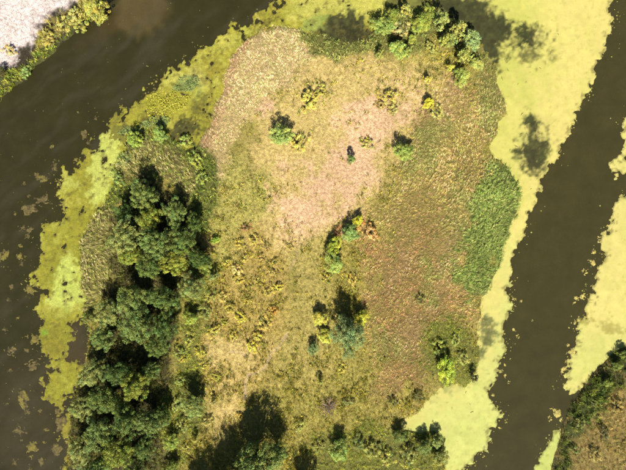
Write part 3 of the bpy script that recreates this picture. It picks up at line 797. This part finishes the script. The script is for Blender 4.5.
# shrubs: name, x, y, r, colour, kind, label
for (x, y, r, c, kind, lab) in [
 (320,318,8,(196,190,88),'bush','yellow bush on the upper left side of the central blue green tree'),
 (324,336,8,(184,184,80),'bush','yellow green bush on the left side of the central blue green tree'),
 (313,347,6,BG,'bush','small blue green bush at the lower left of the central tree'),
 (361,317,8,(190,190,70),'bush','lime bush on the upper right side of the central tree'),
 (343,320,6,(206,184,96),'shrub','straw coloured bush tucked above the central blue green tree'),
 (334,264,11,(150,164,84),'bush','green bush, lowest of the column above the central tree'),
 (333,246,8,(168,176,64),'bush','yellow green bush, middle of the column above the central tree'),
 (350,233,9,(132,158,88),'bush','blue green bush beside the orange shrub'),
 (358,221,6,(186,182,58),'bush','lime bush just above the orange shrub'),
 (370,231,9,(222,164,92),'shrub','orange shrub at the left edge of the brown reeds'),
 (338,232,5,(176,120,76),'shrub','small reddish shrub left of the blue green bush'),
 (326,278,5,(196,184,70),'shrub','small yellow shrub above the shadow of the central tree'),
 (352,279,5,(220,186,80),'shrub','small golden shrub right above the shadow of the central tree'),
 (281,137,11,(150,166,88),'bush','green bush with a dark shadow in the upper left meadow'),
 (298,143,9,YL,'shrub','yellow shrub touching the green bush in the upper left meadow'),
 (309,100,10,YL,'shrub','wide yellow shrub in the upper meadow near the straw reeds'),
 (321,90,6,YG,'shrub','yellow shrub at the upper right of the wide yellow one'),
 (390,97,7,YL,'shrub','yellow shrub at the top of a ring of low growth'),
 (380,105,5,(190,160,84),'shrub','tan shrub at the left of the ring of low growth'),
 (393,110,6,(186,170,84),'shrub','olive shrub at the foot of the ring of low growth'),
 (403,152,10,(142,158,78),'bush','dark shaded green bush at the upper end of the brown reeds'),
 (351,160,5,(112,140,66),'upright','small dark conifer like bush alone on the bare tan ground'),
 (366,144,6,YG,'shrub','low yellow shrub above the lone conifer like bush'),
 (428,104,6,(206,194,66),'bush','bright yellow green bush just below the upper thicket'),
 (436,112,7,(196,186,88),'shrub','pale yellow shrub at the upper corner of the brown reeds'),
 (405,12,7,(168,164,72),'upright','yellow olive bush at the topmost edge of the island'),
 (383,27,10,(138,154,76),'bush','broad green bush beside the dark pool at the top'),
 (398,28,9,(190,176,104),'shrub','straw coloured shrub behind the broad green bush at the top'),
 (420,24,10,(142,154,68),'bush','green bush in the middle of the upper thicket'),
 (440,22,9,(152,158,74),'upright','yellow green upright bush of the upper thicket'),
 (458,30,9,(164,164,74),'upright','pale golden upright bush at the right of the upper thicket'),
 (398,49,10,(150,166,84),'bush','round green bush at the lower left of the upper thicket'),
 (407,53,5,(146,156,64),'upright','small green bush right of the round one in the upper thicket'),
 (379,56,5,(164,160,66),'upright','small olive bush below the broad green one at the top'),
 (472,42,9,(148,166,104),'bush','blue green bush at the right end of the upper thicket'),
 (463,56,8,(160,164,70),'upright','golden bush under the blue green one in the upper thicket'),
 (443,42,6,(166,168,66),'upright','yellow bush in the lower middle of the upper thicket'),
 (449,69,4,(214,200,60),'upright','tiny bright yellow bush under the upper thicket'),
 (427,81,4,(206,190,66),'upright','tiny yellow bush with a black shadow in the upper right meadow'),
 (460,78,9,(156,168,84),'bush','green bush where the upper thicket meets the brown reeds'),
 (475,64,7,(166,172,92),'bush','grey green bush at the reed edge beside the dark weed'),
 (430,48,6,(170,166,74),'shrub','olive shrub in the gap of the upper thicket'),
 (446,368,11,(170,186,66),'bush','vivid green bush above the duckweed bay'),
 (440,347,7,(182,190,76),'shrub','yellow green shrub above the vivid green bush'),
 (463,358,6,(176,176,80),'shrub','olive shrub between the vivid green bush and the duckweed'),
 (424,447,8,(116,130,66),'bush','dark bush in the lower bay beside the duckweed, left of three'),
 (436,441,7,(128,140,76),'bush','dark bush in the lower bay beside the duckweed, uppermost of three'),
 (440,456,8,(140,140,70),'bush','brownish bush in the lower bay beside the duckweed, lowest of three'),
 (400,436,8,(108,122,58),'bush','dark green bush left of the tip of the duckweed bay'),
 (410,456,9,(150,152,68),'shrub','yellowish shrub left of the dark bushes in the lower bay'),
 (338,450,11,(138,156,76),'bush','grey green bush at the lower frame edge below the bare grey bush'),
 (358,442,7,(116,126,56),'shrub','dark low shrub right of the grey green lower bush'),
 (240,244,5,YL,'shrub','yellow shrub at the upper left of the golden shrub meadow'),
 (254,240,5,(216,190,80),'shrub','pale gold shrub beside the brown patch in the shrub meadow'),
 (246,228,5,(170,128,76),'shrub','brown dry shrub at the top of the shrub meadow'),
 (237,270,6,(230,200,110),'shrub','pale cream yellow shrub at the left of the shrub meadow'),
 (240,279,5,YL,'shrub','yellow shrub just below the cream one in the shrub meadow'),
 (290,247,3.5,(206,180,70),'shrub','tiny yellow shrub beside the bare tan ground'),
 (278,287,5,(226,204,56),'shrub','bright yellow shrub right of the shrub meadow centre'),
 (272,272,4,(200,174,84),'shrub','small golden shrub above the bright yellow one at right'),
 (262,258,4,(196,168,84),'shrub','small tan yellow shrub in the centre of the shrub meadow'),
 (241,317,5.5,(226,210,50),'shrub','bright lemon shrub in the lower shrub meadow'),
 (264,325,7,(212,186,80),'shrub','wide golden shrub at the upper end of the worn path'),
 (252,346,6,(224,204,52),'shrub','lemon yellow shrub left of the worn path'),
 (273,310,5,(206,158,60),'shrub','orange gold shrub above the worn path'),
 (223,296,5,(214,190,90),'shrub','pale yellow shrub near the wood edge'),
 (214,330,6,(206,190,66),'shrub','yellow shrub between the wood and the lemon shrub'),
 (202,352,5,(198,186,56),'shrub','yellow green shrub close to the wood above the dark shadow'),
 (184,358,4,(200,178,60),'shrub','small yellow shrub at the wood edge above the dark shadow'),
 (217,376,4,(206,196,60),'shrub','small yellow shrub right of the dark tree shadow'),
 (216,240,4,(150,176,70),'bush','small fresh green bush at the right of the upper wood'),
 (215,276,5,(140,150,76),'upright','slim dark shadowed bush right of the wood'),
 (320,380,3.5,(176,170,66),'upright','tiny bush with a narrow dark shadow below the central tree'),
 (342,369,4.5,(216,196,64),'shrub','small yellow bush below the central tree'),
 (348,401,5,(150,150,72),'shrub','olive shrub right of the bare grey bush'),
 (203,398,3.5,(170,176,60),'upright','tiny green bush at the foot of the light green tree'),
 (196,437,3.5,(190,180,66),'upright','tiny yellow bush left of the long black shadow'),
 (214,400,3.5,(196,176,96),'upright','tiny straw bush above the long black shadow'),
 (240,415,4,(220,186,70),'shrub','golden shrub on the edge of the long black shadow'),
 (420,300,5,(150,146,70),'shrub','olive shrub in the middle of the brown reeds'),
 (418,396,6,(112,108,52),'shrub','dark shrub above the tip of the duckweed bay'),
 (393,402,5,(132,124,56),'shrub','dark olive shrub in the lower brown reeds'),
 (474,378,5,(130,128,72),'upright','small grey bush standing in the duckweed neck'),
 (206,268,7,(146,158,74),'bush','green bush pressed against the right edge of the upper wood'),
 (211,296,6,(166,168,70),'shrub','yellow green shrub at the wood edge beside the pale yellow one'),
 (205,312,7,(150,158,68),'shrub','green shrub in the notch between upper and lower wood'),
 (192,318,8,(142,154,66),'bush','green bush on the right edge of the middle wood'),
 (190,340,6,(176,174,70),'shrub','yellow green shrub at the edge of the middle wood'),
 (182,380,6,(150,160,66),'shrub','green shrub left of the dark tree shadow'),
 (182,424,7,(156,162,70),'shrub','green shrub right of the lower black wood shadow'),
 (208,420,5,(196,178,90),'shrub','straw yellow shrub above the long shadow at the lower left'),
 (186,446,5,(176,170,70),'shrub','olive yellow shrub by the lower end of the wood'),
 (228,262,4,(206,186,70),'shrub','small gold shrub left of the cream yellow one'),
 (248,300,4.5,(196,180,66),'shrub','small olive gold shrub above the lemon shrub'),
 (231,308,5,(206,186,74),'shrub','gold shrub left above the lemon shrub'),
 (226,322,4,(186,176,64),'shrub','small olive shrub left of the lemon shrub'),
 (258,336,5,(218,196,66),'shrub','yellow shrub under the wide golden one by the path'),
 (234,335,4.5,(216,198,70),'shrub','small yellow shrub under the lemon shrub'),
 (268,292,4,(200,182,70),'shrub','small yellow shrub left of the bright yellow one at right'),
 (257,280,4,(190,172,76),'shrub','small tan gold shrub in the lower middle of the shrub meadow'),
 (246,258,4,(204,182,74),'shrub','small yellow shrub just above the cream one'),
 (268,248,4,(190,166,88),'shrub','small straw shrub at the upper right of the shrub meadow'),
 (275,262,3.5,(184,168,74),'shrub','tiny olive shrub near the bare ground'),
 (206,365,4.5,(204,190,62),'shrub','lemon shrub right of the top of the dark tree shadow'),
 (300,425,6,(166,164,68),'shrub','olive shrub left below the bare grey bush'),
 (318,445,6,(160,160,66),'shrub','olive shrub beside the oval black shadow'),
 (372,450,8,(166,166,68),'shrub','yellow green shrub at the lower frame edge in the middle'),
 (386,458,8,(176,172,66),'shrub','bright yellow green shrub at the lower frame edge, right of middle'),
 (135,140,8,(150,168,74),'bush','green marsh bush at the upper left corner of the island'),
 (160,134,8,(140,162,84),'bush','blue green marsh bush beside the yellow marsh plants'),
 (184,140,7,(158,170,68),'shrub','green shrub below the dark algae hollow'),
 (196,160,7,(170,180,74),'shrub','lime shrub between the sedge and the straw reeds'),
 (202,178,6,(164,176,72),'shrub','green shrub below the lime one beside the straw reeds'),
 (118,178,7,(140,160,70),'shrub','green shrub on the shore beside the upper pale algae patch'),
 (92,318,6,(110,112,56),'bush','dark bush beside the brown mud of the left shore'),
 (430,14,7,(140,150,66),'bush','dark green bush in the top row of the upper thicket'),
 (392,16,8,(128,140,62),'bush','dark bush between the broad green one and the topmost bush'),
 (450,40,7,(150,158,70),'upright','olive green bush in the centre right of the upper thicket'),
 (412,40,5,(150,158,72),'bush','green bush at the foot of the middle of the upper thicket'),
 (173,440,8,(140,154,66),'bush','green bush right of the lowest black shadow in the wood'),
 (172,466,8,(132,146,62),'bush','green bush at the lower frame edge right of the wood'),
 (177,404,6,(158,164,70),'shrub','yellow green shrub between the wood and the light green tree'),
 (178,352,6,(150,160,68),'shrub','green shrub at the wood edge above the left shrub shadow'),
 (455,340,5,(170,178,78),'shrub','small light green shrub right of the yellow green one above the bay'),
 (96,8,13,(164,160,80),'bush','yellow olive tree at the corner of the upper left bank'),
 (62,22,8,(184,174,84),'shrub','golden shrub in the middle of the upper left bank'),
 (74,14,8,(190,180,92),'shrub','pale golden shrub next to the corner tree of the upper left bank'),
 (48,38,7,(188,174,82),'shrub','golden shrub at the lower end of the upper left bank growth'),
 (80,24,7,(178,176,76),'shrub','green gold shrub at the waterside of the upper left bank'),
 (10,50,6,(226,196,120),'shrub','pale straw shrub in the bleached grass of the corner'),
 (2,74,6,(90,84,46),'bush','dark brown bush cut by the left frame edge'),
 (24,72,6,(146,166,84),'shrub','green shrub on the waterside of the left bank'),
 (615,365,5,(120,134,62),'bush','dark green bush at the top of the lower right bank'),
 (604,381,5,(128,138,64),'bush','dark green bush over the duckweed on the lower right bank'),
 (624,354,5,(112,124,60),'bush','dark bush cut by the right frame edge'),
 (593,402,4.5,(124,132,62),'shrub','dark shrub halfway down the right bank'),
 (579,422,5,(140,140,70),'shrub','grey olive shrub at the waterline of the right bank'),
 (574,449,5,(130,140,64),'shrub','green shrub above the small duckweed strip'),
 (600,430,6,(100,96,48),'shrub','dark brown shrub on the right bank slope'),
 (614,404,6,(186,160,80),'shrub','golden shrub high on the right bank slope'),
 (592,452,6,(176,156,76),'shrub','tan shrub low on the right bank slope'),
]:
    plant('shrub' if kind == 'shrub' else 'bush', x, y, r, c, lab, 'bush', kind)

# leafless grey bush
bv, bf = make_bare(5)
bme = mesh_from('twigs', bv, bf, np.tile(A(214, 178, 160) * 1.3, (len(bv), 1)), True, M_BARK)
root = link('bare_bush', None, label='leafless pinkish grey bush with radiating twigs in the lower meadow', category='bush')
p = W((328, 403)); root.location = (p[0], p[1], ground_z(*p) - .02); root.scale = (1.55, 1.55, 1.3)
link('twigs', bme, root)

# ------------------------------------------------------------------ drifting algae clumps and twigs
def clump_mesh(seed, colr):
    r = np.random.default_rng(seed)
    g = np.arange(-1.6, 1.61, .07); X, Y = np.meshgrid(g, g)
    d = .42 - .8 * np.hypot(X * r.uniform(.8, 1.2), Y) + .55 * fbm(X, Y, .8, 3, seed * 7, .7) + .35 * fbm(X, Y, .28, 3, seed * 5, .8)
    Z = np.clip(d * .3, -.05, .03 + .025 * fbm(X, Y, .3, 2, seed))
    c = lin(colr) * FLAT * (1 + .5 * fbm(X, Y, .3, 3, seed + 3, .8)).clip(.35, 2)[..., None]
    return heightfield('clump', X, Y, Z, Z > -.04, np.clip(c, .01, .8), M_ALGAE)
CL_T = [clump_mesh(k, (122,108,60)) for k in (3, 5, 8)] + [clump_mesh(k, (132,120,50)) for k in (11, 12)]
CL_P = [clump_mesh(k, (214,196,106)) for k in (21, 24, 26)]
def clump(x, y, r, k, pool, label, group, stretch_=1.0, rot=0.0):
    o = link('algae_clump', pool[k % len(pool)], label=label, category='algae clump', group=group)
    p = W((x, y)); o.location = (p[0], p[1], .004)
    s = r * S * 1.3; o.scale = (s, s * stretch_, min(1, .5 + s * .4)); o.rotation_euler = (0, 0, rot)
ORD = ('first second third fourth fifth sixth seventh eighth ninth tenth eleventh twelfth thirteenth fourteenth fifteenth sixteenth seventeenth '
       'eighteenth nineteenth twentieth').split()
ORD += ['twenty-' + o for o in ORD[:9]] + ['thirtieth'] + ['thirty-' + o for o in ORD[:9]]
GA, GB = 'algae clumps drifting in the left river', 'duckweed scraps along the right channel'
for k, (x, y, r, lab) in enumerate([
 (40,200,9,'largest ragged algae clump drifting left of the upper shore mat'), (30,208,6,'algae clump at the lower left of the largest drifting one'),
 (33,366,7,'long tan algae clump opposite the brown mud'), (22,398,8,'tan algae clump low in the left river, biggest of its neighbours'),
 (33,448,7,'tan algae clump nearest the lower frame edge on the left'), (20,432,6,'greyish algae clump above the lowest tan one'),
 (55,450,6,'upright algae scrap close to the lower wood'), (12,350,5,'small algae clump near the left frame edge, middle height'),
 (2,257,6,'algae clump cut by the left frame edge'), (30,289,7,'olive algae clump beside the second pale patch'),
 (55,166,5,'algae scrap beside the upper end of the left shore mat'), (62,425,6,'algae scrap touching the lower wood shore'),
 (58,412,5,'algae scrap just under the lowest olive mat'), (43,178,5,'thin algae scrap above the largest drifting clump'),
 (34,340,6,'greyish algae clump left of the bright green spot')]):
    clump(x, y, r, k, CL_T, lab, GA, .6 + .5 * ((k * 37) % 10) / 10, k * 1.7)
for k, (x, y, r) in enumerate(sorted([(24,183,2),(36,175,2.5),(15,214,2),(22,228,3),(28,236,3.5),(30,229,2.5),(20,246,2),(20,256,4),(22,263,3),(12,287,2.5),
        (8,300,2),(42,312,4),(18,318,2),(5,330,2.5),(10,370,2.5),(42,382,3),(28,412,3),(6,404,2),(48,398,2.5),(40,410,2),(15,462,3),(42,462,3),(46,430,2.5),
        (30,470,3),(52,146,2),(85,135,3.5),(88,143,2.5),(76,160,2.5),(60,184,2.5),(78,112,1.5),(96,118,2),(147,66,1.2),(55,160,1.5),(26,350.5,2),(44,442,2)], key=lambda q: q[1])):
    clump(x, y, r, k + 3, CL_T, 'small tan algae scrap in the left river, %s of the small ones from the top' % ORD[k], GA, .6 + .5 * ((k * 53) % 10) / 10, k * 2.1)
for k, (x, y, r) in enumerate(sorted([(586,271,3.2),(594,252,3),(598,238,2.5),(583,297,4),(577,298,2),(574,303,1.6),(579,320,2.5),(575,322,1.8),(586,322,2),(577,329,2),
        (571,352,3),(568,360,3),(565,368,3),(562,372,2),(568,345,2),(556,412,4),(551,418,2.4),(561,420,3),(592,262,3),(604,236,3),(608,226,2.5),
        (514,300,2),(517,337,2),(514,330,1.5),(505,365,2),(508,382,1.6),(502,372,2),(505,376,1.5),(532,320,1.2),(500,428,1.5),(521,301,1.6),(493,395,2)], key=lambda q: q[1] + q[0] * .001)):
    clump(x, y, r, k, CL_P, 'small pale duckweed scrap in the right channel, %s of these from the top' % ORD[k], GB, .6 + .5 * ((k * 41) % 10) / 10, k * 1.3)

twv, twf = join([tube([(-.5, 0, .04), (-.1, .06, .07), (.25, .02, .06), (.5, .1, .03)], [.035, .04, .03, .012], 5),
                 tube([(-.1, .06, .07), (.05, .25, .08), (.1, .38, .05)], [.025, .018, .008], 4)])
tw = mesh_from('twig', twv, twf, np.tile(A(84, 68, 44), (len(twv), 1)), True, M_BARK)
TWG = 'twigs on the duckweed'
for k, (x, y, L, rot) in enumerate(sorted([(504,18,5,120),(507,20,4,150),(520,26,5,140),(524,24,6,130),(516,30,4,20),(500,44,4,80),(505,60,4,100),(508,70,4,120),
        (502,78,6,110),(518,84,3,60),(526,82,3,70),(558,34,3,120),(522,114,5,50),(525,128,4,90),(527,134,4,100),(521,134,4,30),(516,146,5,150),(522,148,4,70),
        (510,150,3,60),(540,68,3,140),(531,189,2,20),(472,412,4,20),(470,404,3,120),(452,408,3,80),(466,392,3,60),(436,424,3,20)], key=lambda q: q[1] + q[0] * .001)):
    low = y > 300
    o = link('twig', tw, label='dark twig on the duckweed of the lower bay, %s from the top' % ORD[k - 21] if low else 'dark twig on the right hand duckweed, %s of the twigs from the top' % ORD[k],
             category='twig', group=TWG + (' of the lower bay' if low else ''))
    p = W((x, y)); o.location = (p[0], p[1], .02); o.scale = (L * S * .9, L * S * .6, .7); o.rotation_euler = (0, 0, math.radians(rot))
